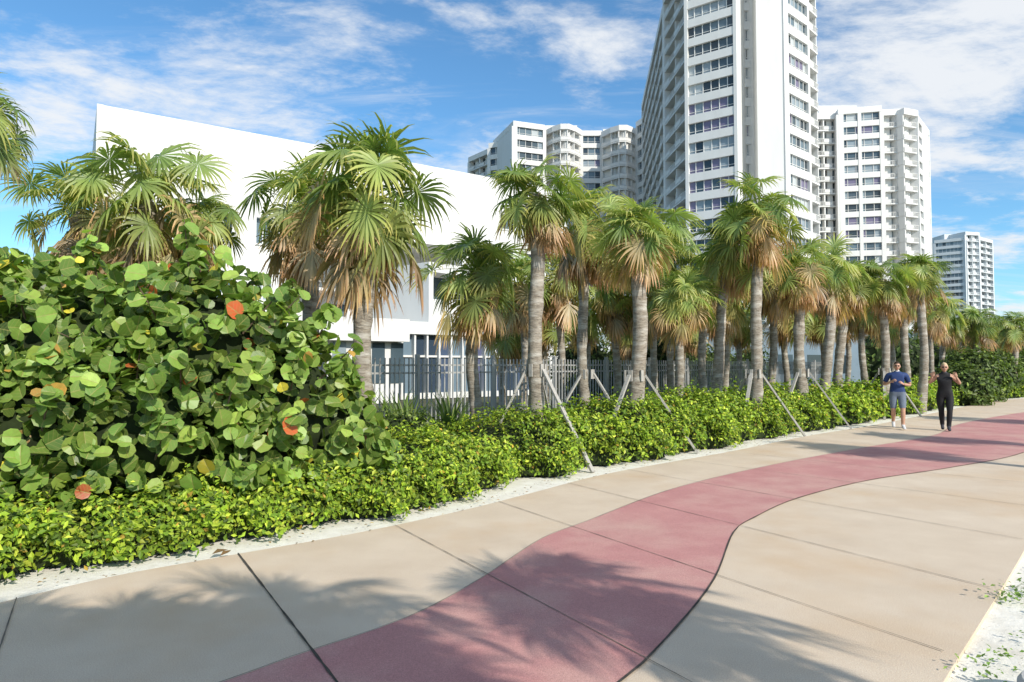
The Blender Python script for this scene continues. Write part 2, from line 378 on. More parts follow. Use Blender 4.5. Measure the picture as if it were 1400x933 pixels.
def crown_mesh(name,seed,ng,nd,lowest=-35):
    random.seed(seed); V=[];Fs=[];C=[]; az_gap=random.uniform(0,6.28); amp=random.uniform(.1,.3)
    for i in range(ng):
        f=(i+.5)/ng; el=math.radians(82-(82-lowest)*f**.8+random.uniform(-18,18)); az=i*2.39996+random.uniform(-.5,.5)
        g=random.choice([(.13,.21,.055),(.17,.26,.07),(.22,.31,.095),(.28,.36,.11)]) if f<.72 else random.choice([(.20,.26,.08),(.33,.32,.13),(.17,.22,.07),(.38,.32,.18)])
        lf=1-amp*max(0,math.cos(az-az_gap))
        frond(V,Fs,C,(0,0,-.12+.25*(1-f)),az,el,.72*random.uniform(.5,1.2)*lf*(1.0 if f>.15 else .75),.66*random.uniform(.7,1.12),.5+.9*f+random.uniform(0,.7),g)
    for i in range(nd):
        el=math.radians(random.uniform(-82,-15)); az=i*2.39996*1.07+random.uniform(-.6,.6)
        g=random.choice([(.36,.29,.18),(.26,.20,.12),(.44,.38,.26),(.33,.30,.15)])
        frond(V,Fs,C,(0,0,-.25),az,el,.58*random.uniform(.5,1.35),.68*random.uniform(.6,1.1),2.2+1.8*random.random(),g,True)
    for i in range(46):
        z=-.22-.62*i/46; az=i*2.39996; r=.15; d=Vector((math.cos(az),math.sin(az),0)); sd=Vector((-d.y,d.x,0))
        b=Vector((0,0,z))+d*r*.7; tip=b+d*.10+Vector((0,0,.17)); o=len(V)
        for q in (b+sd*.06,b-sd*.06,tip-sd*.03,tip+sd*.03,b+sd*.05+d*.05+Vector((0,0,-.04)),b-sd*.05+d*.05+Vector((0,0,-.04))):
            V.append(tuple(q)); k=random.uniform(.7,1.3); C.append((.33*k,.27*k,.20*k))
        Fs+= [(o,o+1,o+2,o+3),(o+4,o+5,o+2,o+3),(o,o+1,o+5,o+4)]
    return make_mesh(name,V,Fs,C,None,[M_frond])
crowns=[crown_mesh('crown',11,28,14),crown_mesh('crown',12,28,24),crown_mesh('crown',13,24,38,-15),crown_mesh('crown',14,30,10,-30),crown_mesh('crown',15,28,22),crown_mesh('crown',16,22,16),crown_mesh('crown',17,26,20),crown_mesh('crown',18,30,12)]
random.seed(21)
npalm=0
def palm(base,top,rt,cr,var,lean=0):
    """base, top: world points; rt trunk radius; cr crown radius"""
    global npalm; npalm+=1
    e=empty('sabal_palm',(base[0],base[1],0)); B=Vector((0,0,-.05)); Tp=Vector((top[0]-base[0],top[1]-base[1],top[2]))
    n=30; pts=[];rad=[]; sc=cr/1.08; H=Tp.z
    bend=Vector((random.uniform(-.2,.2)*H*.5,random.uniform(-.1,.1),0))+Vector((lean,0,0))
    for i in range(n):
        f=i/(n-1); p=B.lerp(Tp,f)+bend*math.sin(math.pi*f)*.35+Vector((.03*math.sin(f*9+npalm),0,0)); pts.append(p)
        r=rt*(1.18-.3*min(1,f*3)+ (.10 if f>.8 else 0))*random.uniform(.92,1.07); rad.append(r*(.5 if i==n-1 else 1))
    V=[];Fa=[]; tube(V,Fa,pts,rad,14)
    V=[tuple(Vector(v)*1.0+Vector((random.uniform(-1,1),random.uniform(-1,1),0))*rt*.06) for v in V]
    obj('trunk',make_mesh('trunk',V,Fa,mats=[M_bark],smooth=True),e)
    v_=var if npalm%3 else {0:7,1:6,3:7,4:1}.get(var,var)
    c=obj('crown',crowns[v_],e,Tp); c.scale=(sc,sc,sc*random.uniform(.88,1.02)); c.rotation_euler=(random.uniform(-.22,.22),random.uniform(-.22,.22),random.uniform(0,6.28))
    return e
PALMS=[ # crown x,y, depth, crown r, base x, trunk width, variant
 (505,262,10.0,122,508,34,4),(418,285,12.2,88,432,30,1),(205,275,9.6,105,210,30,2),(110,290,10.4,85,118,28,2),(-42,165,7.0,100,-50,40,0),
 (655,372,13,84,655,23,1),(733,266,11.6,72,733,26,0),(800,305,15.5,70,803,18,2),(872,318,13.2,74,868,27,3),(935,408,16.5,52,930,15,3),
 (1000,335,17,64,976,18,1),(1037,296,16,66,1030,20,4),(1090,366,18,50,1096,19,2),(1133,372,20.5,50,1120,17,5),(1160,385,22,44,1146,16,1),
 (1206,382,22,42,1209,14,0),(1256,372,23.5,42,1258,14,4),(1236,400,26,38,1240,13,1),(1290,436,33,30,1292,9,0),(1333,440,33,33,1333,10,4),(1388,446,35,30,1386,9,1),
 (712,385,19,58,716,13,2),(768,372,19.5,58,772,13,1),(838,395,20,54,842,13,4),(888,400,19,50,890,12,2),(958,372,21,56,957,14,1),(905,345,22,50,915,12,5),
 (985,405,23,48,990,12,2),(1060,378,22.5,50,1052,13,1),(1075,420,26,42,1080,11,4),(1180,410,27,40,1184,11,2),(1118,425,28,38,1130,11,1),(690,440,22,50,690,12,4),
 (1155,430,30,34,1158,9,0),(1215,430,31,32,1218,9,1),(1275,420,29,34,1272,9,2),(1310,450,42,24,1312,7,1),(1365,452,44,22,1364,7,2),(800,430,25,42,800,10,1),(860,440,26,40,858,10,0),(930,435,27,40,932,10,2),(745,430,24,45,748,10,4),(1010,430,28,38,1008,10,1),
 (270,300,11.0,70,275,26,1),
]
pos_list=[]
for cx_,cy_,d,r,bx,wpx,v in PALMS:
    tp=at(cx_,cy_,d); bs=at(bx,500,d); palm((bs.x,d),tp,wpx/F*d/2*.86,r/F*d,v); pos_list.append((bs.x,d,wpx/F*d/2*.86))
# palms beside and behind the photographer (their crowns shade the walk)
for x,y,h,r,v in ((4.9,-.9,4.7,1.0,5),(3.3,-1.9,4.9,1.05,5),(2.8,-1.0,4.1,.9,5),(1.7,-1.3,4.3,1.0,3),(.9,-1.6,4.3,.95,4),(1.5,-3.0,4.9,1.1,0),(-.2,-3.1,4.5,1.0,1),(-1.8,-2.9,4.0,.9,5),(11.6,7.2,4.9,1.1,5),(14.2,9.4,5.1,1.0,1),(19,14.5,5,1.1,2),(.6,-4.4,5.3,1.1,2)):
    palm((x,y),(x,y,h),.15,r,v)
def brace(x,y,tr,h,feet,name='palm_brace'):
    V=[];Fa=[]
    for fx,fy in feet:
        a=Vector((fx,fy,-.02)); dxy=Vector((fx-x,fy-y,0)).normalized(); b=Vector((x,y,h))+dxy*(tr+.03)
        d=(b-a).normalized(); s=d.cross(Vector((0,0,1))).normalized(); n=s.cross(d); o=len(V)
        for p in (a,b):
            for su,sv in ((-1,-1),(1,-1),(1,1),(-1,1)): V.append(tuple(p+s*su*.036+n*sv*.02))
        for k in range(4): Fa.append((o+k,o+(k+1)%4,o+4+(k+1)%4,o+4+k))
        Fa+=[(o+3,o+2,o+1,o),(o+4,o+5,o+6,o+7)]
    for k in range(5):
        an=k*1.257+.3; c=Vector((x+math.cos(an)*(tr+.02),y+math.sin(an)*(tr+.02),h)); s=Vector((-math.sin(an),math.cos(an),0)); n=Vector((math.cos(an),math.sin(an),0)); o=len(V)
        for z in (-.12,.10):
            for su,sv in ((-1,-1),(1,-1),(1,1),(-1,1)): V.append(tuple(c+s*su*.035+n*sv*.015+Vector((0,0,z))))
        for q in range(4): Fa.append((o+q,o+(q+1)%4,o+4+(q+1)%4,o+4+q))
        Fa+=[(o+3,o+2,o+1,o),(o+4,o+5,o+6,o+7)]
    m=make_mesh(name,V,Fa,mats=[M_wood]); obj(name,m)
x,y,r_=pos_list[6]; brace(x,y,r_,1.62,[(1.30,10.62),(-.55,11.6),(.9,13.2)])
for i in (7,8,11,12,15,18,19):
    x,y,r_=pos_list[i]
    a0=random.uniform(-.6,.2); R_=1.2
    brace(x,y,r_,1.5,[(x+R_*math.cos(a0+k*2.09),y+R_*math.sin(a0+k*2.09)) for k in range(3)])
# ------------------------------------------------------------ fence
def obox(V,Fa,o,u,n,a0,a1,b0,b1,z0,z1):
    k=len(V)
    for z in (z0,z1):
        for a,b in ((a0,b0),(a1,b0),(a1,b1),(a0,b1)):
            p=o+u*a+n*b; V.append((p[0],p[1],z))
    Fa+= [(k,k+1,k+5,k+4),(k+1,k+2,k+6,k+5),(k+2,k+3,k+7,k+6),(k+3,k,k+4,k+7),(k+4,k+5,k+6,k+7),(k+3,k+2,k+1,k)]
V=[];Fa=[]; a=np.array([-9.,8.4]); b=np.array([16.,33.4]); Ln=np.linalg.norm(b-a); u=(b-a)/Ln; n=np.array([u[1],-u[0]])
for zz_ in (.25,1.5,1.68): obox(V,Fa,a,u,n,0,Ln,-.02,.02,zz_,zz_+.04)
q=0
while q<Ln:
    obox(V,Fa,a,u,n,q,q+.030,.021,.045,.08,1.86); q+=.13
q=0
while q<Ln: obox(V,Fa,a,u,n,q,q+.09,-.05,.035,0,1.95); q+=2.4
obj('picket_fence',make_mesh('picket_fence',V,Fa,mats=[M_fence]))
# ------------------------------------------------------------ buildings
GL=[(.03,.045,.055),(.06,.09,.11),(.12,.17,.20),(.25,.30,.33),(.45,.48,.48),(.16,.14,.22)]
class Bld:
    def __init__(s,name,loc,wmat=None): s.e=empty(name,(loc[0],loc[1],0)); s.loc=np.array([loc[0],loc[1],0]); s.V=[];s.F=[];s.GV=[];s.GF=[];s.GC=[];s.w=wmat or M_white
    def box(s,*a): obox(s.V,s.F,*a)
    def glass(s,o,u,n,a0,a1,b,z0,z1,w=None,c=None):
        k=len(s.GV)
        for a,z in ((a0,z0),(a1,z0),(a1,z1),(a0,z1)):
            p=o+u*a+n*b; s.GV.append((p[0],p[1],z))
        c=c or random.choices(GL[:5],w or [3,5,5,3,1])[0]; s.GC+=[c]*4; s.GF.append((k,k+1,k+2,k+3))
    def done(s):
        obj('walls',make_mesh('walls',np.array(s.V)-s.loc,s.F,mats=[s.w]),s.e)
        if s.GV: obj('windows',make_mesh('windows',np.array(s.GV)-s.loc,s.GF,s.GC,None,[M_glass]),s.e)
def frame(p0,p1):
    o=np.array(p0,float); e=np.array(p1,float); L=np.linalg.norm(e-o); u=(e-o)/L; n=np.array([u[1],-u[0]])
    if np.dot(n,-(o+e)/2)<0: n=-n
    return o,u,n,L
def facade(B,p0,p1,H,nf,style,bays,depth=14,w=None,piers=.45,solid=()):
    o,u,n,L=frame(p0,p1); fh=H/nf; bw=L/bays; back=-1.6 if style=='balcony' else -.45
    B.box(o,u,n,0,L,-depth,back,0,H-.02)
    B.box(o,u,n,-.05,L+.05,-depth-.05,.12,H-.3,H+1.1)
    for k in range(nf):
        z=k*fh
        rowc=random.choices(GL,[2,3,3,2,.6,1.2])[0]
        for j in range(bays):
            if style=='blank': continue
            nm=max(1,int(round(bw/1.3)))
            unit=random.choices(GL,[4,4,3,2,.6,.8])[0]
            for q in range(nm):
                a0=j*bw+bw*q/nm; a1=j*bw+bw*(q+1)/nm
                c=random.choices([rowc,unit,None],[.45,.3,.25])[0] if style=='strip' else None
                B.glass(o,u,n,a0,a1,back+.05,z+.35,z+fh-.1,w,c)
                if q or style=='strip': B.box(o,u,n,a0-.05,a0+.05,back,back+.17,z+.3,z+fh)
        if style=='strip':
            B.box(o,u,n,0,L,-.5,0,z-.38,z+.90)
            B.box(o,u,n,0,L,back,back+.12,z+1.35,z+1.42)
        elif style=='balcony':
            B.box(o,u,n,0,L,-1.7,0,z-.14,z+.12)
            B.box(o,u,n,.0,L,-.10,.04,z+.98,z+1.06)
            for j in range(bays):
                if j%2==0: B.box(o,u,n,j*bw,(j+1)*bw,-.08,.02,z+.2,z+.93)
                else:
                    q=j*bw+.15
                    while q<(j+1)*bw: B.box(o,u,n,q,q+.08,-.06,-.01,z+.12,z+.98); q+=.34
            for j in range(bays+1):
                if j%2==0: B.box(o,u,n,j*bw-.13,j*bw+.13,-1.7,-.2,z+.12,z+fh-.14)
                else: B.box(o,u,n,j*bw-.6,j*bw+.6,-1.7,-1.1,z+.12,z+fh-.14)
    if style=='blank': B.box(o,u,n,0,L,-.5,0,0,H-.31)
    if piers and style!='blank':
        for a in (0,L): B.box(o,u,n,a-piers,a+piers,-1.8,.07,0,H-.31)
    for (f0,f1) in solid: B.box(o,u,n,f0*L,f1*L,-1.0,.1,0,H-.31)
def X(px,d): return ((px-700)/F*d,d)
B=Bld('condominium_tower',(33,110))
facade(B,X(640,188),X(668,180),60.5,20,'balcony',4,18,[6,5,2,1,0])
facade(B,X(668,179),X(702,176),61.6,20,'strip',4,18,[6,5,2,1,0])
facade(B,X(702,166),X(745,169),63.0,20,'strip',5,16,solid=((.0,.12),))
def bay(px0,px1,d,H,nb=5,bulge=5.0):     # rounded balcony stack
    pts=[]
    for i in range(nb+1):
        f=i/nb; dd=d-bulge*math.sin(math.pi*f); pts.append(((( px0+(px1-px0)*f)-700)/F*d,dd))
    for i in range(nb): facade(B,pts[i],pts[i+1],H+.05*i,20,'balcony',1,10,[4,4,3,2,1],0)
bay(745,796,171,62.2)
facade(B,X(796,172),X(824,172),62.6,20,'strip',3,16)
bay(824,874,171,61.9)
facade(B,X(872,168),X(884,164),63.4,20,'strip',2,16)
facade(B,X(880,158),X(910,114.5),64.0,20,'balcony',12,12)
facade(B,X(911,114),X(941,102),65.5,21,'balcony',4,10)
facade(B,X(942,101.4),X(1010,97),67.0,22,'strip',3,12,[5,4,4,3,1],.25)
facade(B,X(1012,101),X(1040,101),66.6,22,'strip',1,8,[6,4,1,0,0],0)
facade(B,X(1040,97.4),X(1079,96.6),68.3,22,'blank',1,10)
facade(B,X(1079,96.7),X(1112,101.5),67.6,22,'strip',3,12,[3,4,5,4,2],.3,solid=((.0,.14),))
facade(B,X(1112,101.8),X(1125,104.5),67.2,22,'balcony',2,12,None,0)
o,u,n,L=frame(X(745,175),X(790,175)); B.box(o,u,n,0,L,-8,0,62,66.2)
o,u,n,L=frame(X(826,176),X(870,176)); B.box(o,u,n,0,L,-8,0,62,65.5)
B.done()
B=Bld('apartment_tower',(85,155),M_white)
facade(B,X(1112,152),X(1152,152),59.5,20,'balcony',4,14)
facade(B,X(1152,150.5),X(1212,148.5),60.0,20,'strip',5,14,[2,3,5,5,3],solid=((0,.12),(.45,.53)))
facade(B,X(1212,149),X(1243,148.5),59.2,20,'balcony',3,14)
facade(B,X(1243,147),X(1262,148.5),58.8,20,'balcony',2,12,piers=0)
facade(B,X(1262,148.5),X(1277,158),57.6,20,'strip',4,10,[2,3,5,5,3],solid=((.3,.9),))
o,u,n,L=frame(X(1125,156),X(1178,156)); B.box(o,u,n,0,L,-9,0,59,64.0)
o,u,n,L=frame(X(1190,156),X(1245,156)); B.box(o,u,n,0,L,-9,0,59,62.3)
B.done()
B=Bld('distant_apartment_tower',(205,300),M_white2)
facade(B,X(1281,304),X(1324,296),58.5,20,'strip',8,20,[6,6,3,1,0])
facade(B,X(1324,296),X(1343,298),61.0,20,'balcony',4,20,[6,6,3,1,0])
facade(B,X(1343,298),X(1361,306),59.0,20,'balcony',4,20,[6,6,3,1,0])
o,u,n,L=frame(X(1295,304),X(1322,304)); B.box(o,u,n,0,L,-9,0,58,62.5)
B.done()
def wall_windows(B,p0,p1,z0,z1,wins,rec=.35,voids=(),off=0):
    o,u,n,L=frame(p0,p1); o=o+n*off
    us=sorted({0,L,*[w[0] for w in wins],*[w[1] for w in wins],*[w[0] for w in voids],*[w[1] for w in voids]}); zs=sorted({z0,z1,*[w[2] for w in wins],*[w[3] for w in wins],*[w[2] for w in voids],*[w[3] for w in voids]})
    def P(a,b,z): p=o+u*a+n*b; return (p[0],p[1],z)
    def quad(q): k=len(B.V); B.V+=q; B.F.append((k,k+1,k+2,k+3))
    for i in range(len(us)-1):
        for j in range(len(zs)-1):
            a0,a1,c0,c1=us[i],us[i+1],zs[j],zs[j+1]; am=(a0+a1)/2; cm=(c0+c1)/2
            if am<0 or am>L: continue
            if any(w[0]<am<w[1] and w[2]<cm<w[3] for w in list(wins)+list(voids)): continue
            quad([P(a0,0,c0),P(a1,0,c0),P(a1,0,c1),P(a0,0,c1)])
    for w,rc,gl in [(w,rec,True) for w in wins]+[(v,v[4],False) for v in voids]:
        a0,a1,c0,c1=w[:4]
        quad([P(a0,0,c0),P(a0,-rc,c0),P(a0,-rc,c1),P(a0,0,c1)]); quad([P(a1,0,c0),P(a1,0,c1),P(a1,-rc,c1),P(a1,-rc,c0)])
        quad([P(a0,0,c0),P(a1,0,c0),P(a1,-rc,c0),P(a0,-rc,c0)]); quad([P(a0,0,c1),P(a0,-rc,c1),P(a1,-rc,c1),P(a1,0,c1)])
        if gl:
            B.glass(o,u,n,a0,a1,-rec+.01,c0,c1,[4,5,3,1,0])
            m=(a0+a1)/2; B.box(o,u,n,m-.03,m+.03,-rec+.02,-rec+.07,c0,c1); B.box(o,u,n,a0-.06,a1+.06,.003,.06,c0-.1,c0-.003)
B=Bld('white_hotel_building',(-8,38))
p0=X(135,31); p1=X(772,46.5); o,u,n,L=frame(p0,p1); H=14.1
RC=5.0  # recess added this deep to put the lower floors in shade
voids=[(8.6,19.6,0,9.2,RC)]
wins=[(q,q+1.0,z,z+1.3) for z in (5.0,8.0) for q in (20.5,22.5,24.5,26.3)]+[(q,q+1.0,10.8,11.8) for q in (22.5,24.5,26.3)]
wins+=[(1.0,1.6,11.0,12.0),(2.6,3.3,8.2,9.6),(5.0,5.8,8.2,9.6),(7.0,7.8,8.2,9.6),(5.0,5.8,5.2,6.6),(7.0,7.8,5.2,6.6)]
wall_windows(B,p0,p1,0,H,wins,voids=voids)
rw_=[(q-.5,q+.5,z,z+1.45) for q in (9.8,11.5,13.2,14.9,16.6,18.3) for z in (1.2,4.2,7.0)]
wall_windows(B,p0,p1,0,9.4,rw_,.25,voids=[(-1,8.4,-1,11,.01),(19.9,99,-1,11,.01)],off=-RC+.05)
# gallery slabs and rails inside the recess
for z in (3.4,6.3): B.box(o,u,n,8.62,19.58,-RC+.1,-RC+1.5,z,z+.18); B.box(o,u,n,8.62,19.58,-RC+1.44,-RC+1.5,z+.95,z+1.02); B.box(o,u,n,8.62,19.58,-RC+1.45,-RC+1.49,z+.55,z+.59)
B.box(o,u,n,.002,8.5,-16,-.5,0,H-.05); B.box(o,u,n,19.7,L-.002,-16,-.5,0,H-.05); B.box(o,u,n,8.5,19.7,-16,-.5,9.3,H-.05); B.box(o,u,n,8.5,19.7,-16,-RC-.35,0,9.3)
B.box(o,u,n,-.3,0,-16,.0,0,H+.02); B.box(o,u,n,L,L+.3,-16,0,0,H+.02); B.box(o,u,n,0,L,-.5,-.05,H-.5,H+.0)
q0=X(586,33.5); q1=X(652,36); o,u,n,L=frame(q0,q1)
B.box(o,u,n,0,L,-6,0,3.9,5.1); B.box(o,u,n,0,L,-6,0,6.5,7.0); B.box(o,u,n,0,.3,-6,-.003,5.1,6.5); B.box(o,u,n,L-.9,L,-6,-.003,5.1,6.5)
B.glass(o,u,n,.3,L-.9,-1.6,5.1,6.5,[5,1,0,0,0])
q0=X(515,31.5); q1=X(735,37.5); o,u,n,L=frame(q0,q1)
B.box(o,u,n,0,L,-9,0,3.25,3.88)
for k in range(15):
    a=L*k/14; B.box(o,u,n,a-.05,a+.05,-.6,-.1,0,3.25)
    if k<14: B.glass(o,u,n,a+.05,L*(k+1)/14-.05,-.4,.3,3.2,None,random.choice([(.07,.10,.16),(.11,.12,.20),(.04,.06,.09),(.16,.22,.27)])); B.box(o,u,n,a+.05,L*(k+1)/14-.05,-.42,-.3,2.1,2.2)
B.box(o,u,n,0,L,-1,-.25,0,.3)
q0=X(330,25.5); q1=X(560,29.5); o,u,n,L=frame(q0,q1)
B.box(o,u,n,0,L,-5,0,2.75,3.75); B.box(o,u,n,.3,L-.3,-4.8,-.5,0,2.75)
for k in range(8): B.glass(o,u,n,L*k/8+.2,L*(k+1)/8-.1,-.45,.9,2.7,[2,4,3,1,0])
B.done()
B=Bld('service_building',(14,38),M_bluewall); o,u,n,L=frame((9.5,33.5),(22,41)); B.box(o,u,n,0,L,-5,0,0,3.5); B.box(o,u,n,-.15,L+.15,-5.15,.15,3.5,3.75)
for k in range(5): B.glass(o,u,n,1+k*2.6,2.3+k*2.6,.01,1.2,2.3,[5,2,0,0,0]); 
B.done()
B=Bld('podium_building',(20,80),M_white2); facade(B,(4,76),(34,84),9,3,'strip',10,10); facade(B,(34,84),(70,100),7,2,'strip',10,10); B.done()
# ------------------------------------------------------------ background planting
DC=[(.04,.065,.015),(.065,.10,.02),(.10,.15,.03),(.16,.21,.05)]
shrub('understory_shrubs',[(x_,x_+14.9+random.uniform(-.8,.8),.25,.9,.7,random.uniform(.35,.65)) for x_ in np.arange(-5,18,1.0)],15000,.11,DC+[(.26,.33,.05)],[3,4,5,4,3])
shrub('garden_trees',[(x_,x_+24+random.uniform(-2,2),1.4,1.6,1.4,random.uniform(1.5,2.6)) for x_ in np.arange(3,26,1.9)],15000,.22,DC,[4,4,3,1])
shrub('sea_grape_thicket',[(19.5,28.5,.6,1.2,1.2,1.2),(22,31.5,.9,1.6,1.4,1.7),(25.5,35.5,1.0,2,1.6,1.6),(30,40,1,2.4,1.8,1.9)],9000,.22,DC+[(.2,.26,.05)],[3,4,4,2,1])
shrub('distant_trees',[(x_,.62*x_+42+random.uniform(-3,3),2,4.5,4,random.uniform(2.5,4.5)) for x_ in np.arange(35,130,5)],12000,.6,DC,[4,4,3,1])
V=[];Fs=[];C=[]
random.seed(5)
def blades(V,Fs,C,cx,cy,n,h,spread,w,cols,z0=0):
    for i in range(n):
        az=random.uniform(0,6.28); r=random.uniform(0,spread*.3); p=Vector((cx+math.cos(az)*r,cy+math.sin(az)*r,z0)); d=Vector((math.cos(az),math.sin(az),0)); s=Vector((-d.y,d.x,0)); hh=h*random.uniform(.6,1.1); sp_=spread*random.uniform(.3,1)
        c=random.choice(cols); o=len(V)
        for f in (0,.35,.7,1):
            q=p+d*sp_*f*f+Vector((0,0,hh*(f-.25*f*f))); ww=w*(1-f*.92)
            V.append(tuple(q+s*ww)); V.append(tuple(q-s*ww)); C+= [c,c]
        for j in range(3): Fs.append((o+2*j,o+2*j+1,o+2*j+3,o+2*j+2))
for (x_,y_) in ((-2.3,13.4),(-2.0,12.6),(-2.9,12.6),(-1.3,14.0),(3.2,18),(5.5,20.5)): blades(V,Fs,C,x_,y_,46,1.5,.7,.05,[(.10,.16,.04),(.15,.23,.05),(.24,.30,.09)])
obj('strap_leaf_plants',make_mesh('strap_leaf_plants',V,Fs,C,None,[M_leaf]))
V=[];Fs=[];C=[]
for i in range(260):
    s=random.uniform(0,1); x_=24+22*s+random.uniform(-2.5,2.5); y_=36.5+15*s+random.uniform(-1.3,1.3)
    blades(V,Fs,C,x_,y_,34,.95,.55,.014,[(.45,.38,.22),(.36,.32,.16),(.26,.28,.11),(.52,.46,.30)])
obj('sea_oats',make_mesh('sea_oats',V,Fs,C,None,[M_leaf]))
cl_=[]
for (cx_,cy_,n_) in ((3.62,4.85,110),(3.95,5.0,90),(3.8,4.6,50),(2.62,3.68,40),(2.85,3.85,30),(3.25,4.15,20),(4.5,5.4,50),(5.2,6.2,40)):
    p=np.stack([rng.normal(cx_,.08,n_),rng.normal(cy_,.06,n_),rng.uniform(0,.09,n_)],1); cl_.append(p)
p=np.vstack(cl_); v,f,c,_=leaf_arrays(p,rnd_dir(len(p))*.6+np.array([0,0,1]),.032*(.5+rng.random(len(p))),palette(len(p),[(.14,.24,.05),(.22,.32,.08)],[1,1]),T_leaf)
obj('beach_weeds',make_mesh('beach_weeds',v,f,c,None,[M_leaf]))
n_=300; s=rng.uniform(s0-5,s0+14,n_); px_=np.interp(s,sL,LE[:,0]);py_=np.interp(s,sL,LE[:,1]); off=rng.uniform(-.04,.42,n_)
p=np.stack([px_-off*.7,py_+off*.7,np.full(n_,.012)],1); p=np.vstack([p,[(-2.62,5.97,.03),(-2.55,5.93,.03)]])
sz=np.concatenate([.04*(.4+rng.random(n_)),[.15,.12]])
v,f,c,_=leaf_arrays(p,rnd_dir(len(p))*.25+np.array([0,0,1]),sz,palette(len(p),[(.30,.18,.08),(.22,.14,.07),(.40,.30,.16)],[2,2,1]),T_leaf)
obj('fallen_leaves',make_mesh('fallen_leaves',v,f,c,None,[M_leaf]))
V=[];Fa=[]; fx,fy=2.78,3.26; tube(V,Fa,[(fx,fy,-.05),(fx,fy,.10),(fx,fy,.13),(fx,fy,.135)],[.26,.26,.24,.01],40)
obj('concrete_footing',make_mesh('concrete_footing',V,Fa,mats=[M_footing]))
# ------------------------------------------------------------ people
def simple(name,c,rough=.7):
    return mat_noise(name,tuple(x*.9 for x in c),tuple(min(1,x*1.1) for x in c),8,rough)
SK=simple('skin',(.50,.29,.20),.5); NAVY=simple('navy_shirt',(.025,.05,.15)); GREY=simple('grey_shorts',(.14,.17,.22)); BLK=simple('black_fabric',(.014,.014,.016))
SHOE=simple('white_shoe',(.55,.55,.56)); DSH=simple('dark_shoe',(.05,.05,.06)); HAIRB=simple('brown_hair',(.04,.025,.015)); HAIRY=simple('blonde_hair',(.58,.44,.26)); GLS=simple('sunglasses',(.01,.01,.01),.15); LIP=simple('lips',(.30,.09,.07))
def skin_mesh(verts,edges,root=0,sub=2):
    me=bpy.data.meshes.new('tmp'); me.from_pydata([v[0] for v in verts],edges,[]); ob=bpy.data.objects.new('tmp',me); scene.collection.objects.link(ob)
    m=ob.modifiers.new('s','SKIN'); m.use_smooth_shade=True
    for i,v in enumerate(verts):
        sv=me.skin_vertices[0].data[i]; r=v[1]; sv.radius=r if isinstance(r,tuple) else (r,r); sv.use_root=(i==root)
    sb=ob.modifiers.new('b','SUBSURF'); sb.levels=sub; sb.render_levels=sub
    dg=bpy.context.evaluated_depsgraph_get(); dg.update(); r=bpy.data.meshes.new_from_object(ob.evaluated_get(dg))
    bpy.data.objects.remove(ob); return r
def uvsphere(nu,nv,fn):
    V=[];Fa=[]
    for j in range(nv+1):
        th=math.pi*j/nv
        for i in range(nu):
            a=2*math.pi*i/nu; V.append(fn(math.sin(th)*math.cos(a),math.sin(th)*math.sin(a),math.cos(th)))
    for j in range(nv):
        for i in range(nu): Fa.append((j*nu+i,j*nu+(i+1)%nu,(j+1)*nu+(i+1)%nu,(j+1)*nu+i))
    return V,Fa
def head_part(e,pos,hair,female):
    def shape(x,y,z):
        sx=.074*(1 if z>-.1 else 1-.38*((-z-.1)/.9)**1.3); sy=.095*(1 if z>0 else 1-.22*(-z))
        px=x*sx; py=y*sy; pz=z*.118
        if y<0:
            py-=.019*math.exp(-(x/.15)**2-((z+.14)/.17)**2)
            py+=.008*math.exp(-((abs(x)-.38)/.2)**2-((z-.08)/.12)**2)
            py-=.010*math.exp(-(x/.35)**2-((z+.85)/.2)**2)
        return (px,py,pz)
    V,Fa=uvsphere(32,24,shape); obj('head',make_mesh('head',V,Fa,mats=[SK],smooth=True),e,pos)
    def sph(nm,c,r,m):
        V,Fa=uvsphere(12,8,lambda x,y,z:(c[0]+r[0]*x,c[1]+r[1]*y,c[2]+r[2]*z)); return obj(nm,make_mesh(nm,V,Fa,mats=[m],smooth=True),e,pos)
    for sx in (-1,1): sph('ear',(sx*.076,.005,-.005),(.010,.02,.030),SK)
    for sx in (-1,1): sph('sunglass_lens' ,(sx*.031,-.086,.012),(.027,.012,.018),GLS)
    sph('sunglass_bridge',(0,-.096,.016),(.05,.006,.005),GLS)
    sph('mouth',(0,-.092,-.060),(.023,.008,.006),LIP)
    # hair: closed shell slightly larger than the skull, drawn inside the skull below the hairline
    def hs(x,y,z):
        line=.55 if y<-.5 else (.55-(y+.5)*1.1 if y<.3 else -.33-(y-.3)*(.6 if female else .25))
        k=1.09 if z>line else .86
        r=k+(.02*math.sin(x*23+y*19+z*17) if z>line else 0); hx,hy,hz=shape(x,abs(y) if y>0 else y,z)
        if y<0: hy=y*.095
        return (hx*r,hy*r+.003,hz*(r+.02 if z>0 else r))
    V,Fa=uvsphere(32,24,hs); obj('hair',make_mesh('hair',V,Fa,mats=[hair],smooth=True),e,pos)
    if female: sph('hair_bun',(0,.115,.0),(.04,.05,.06),hair)
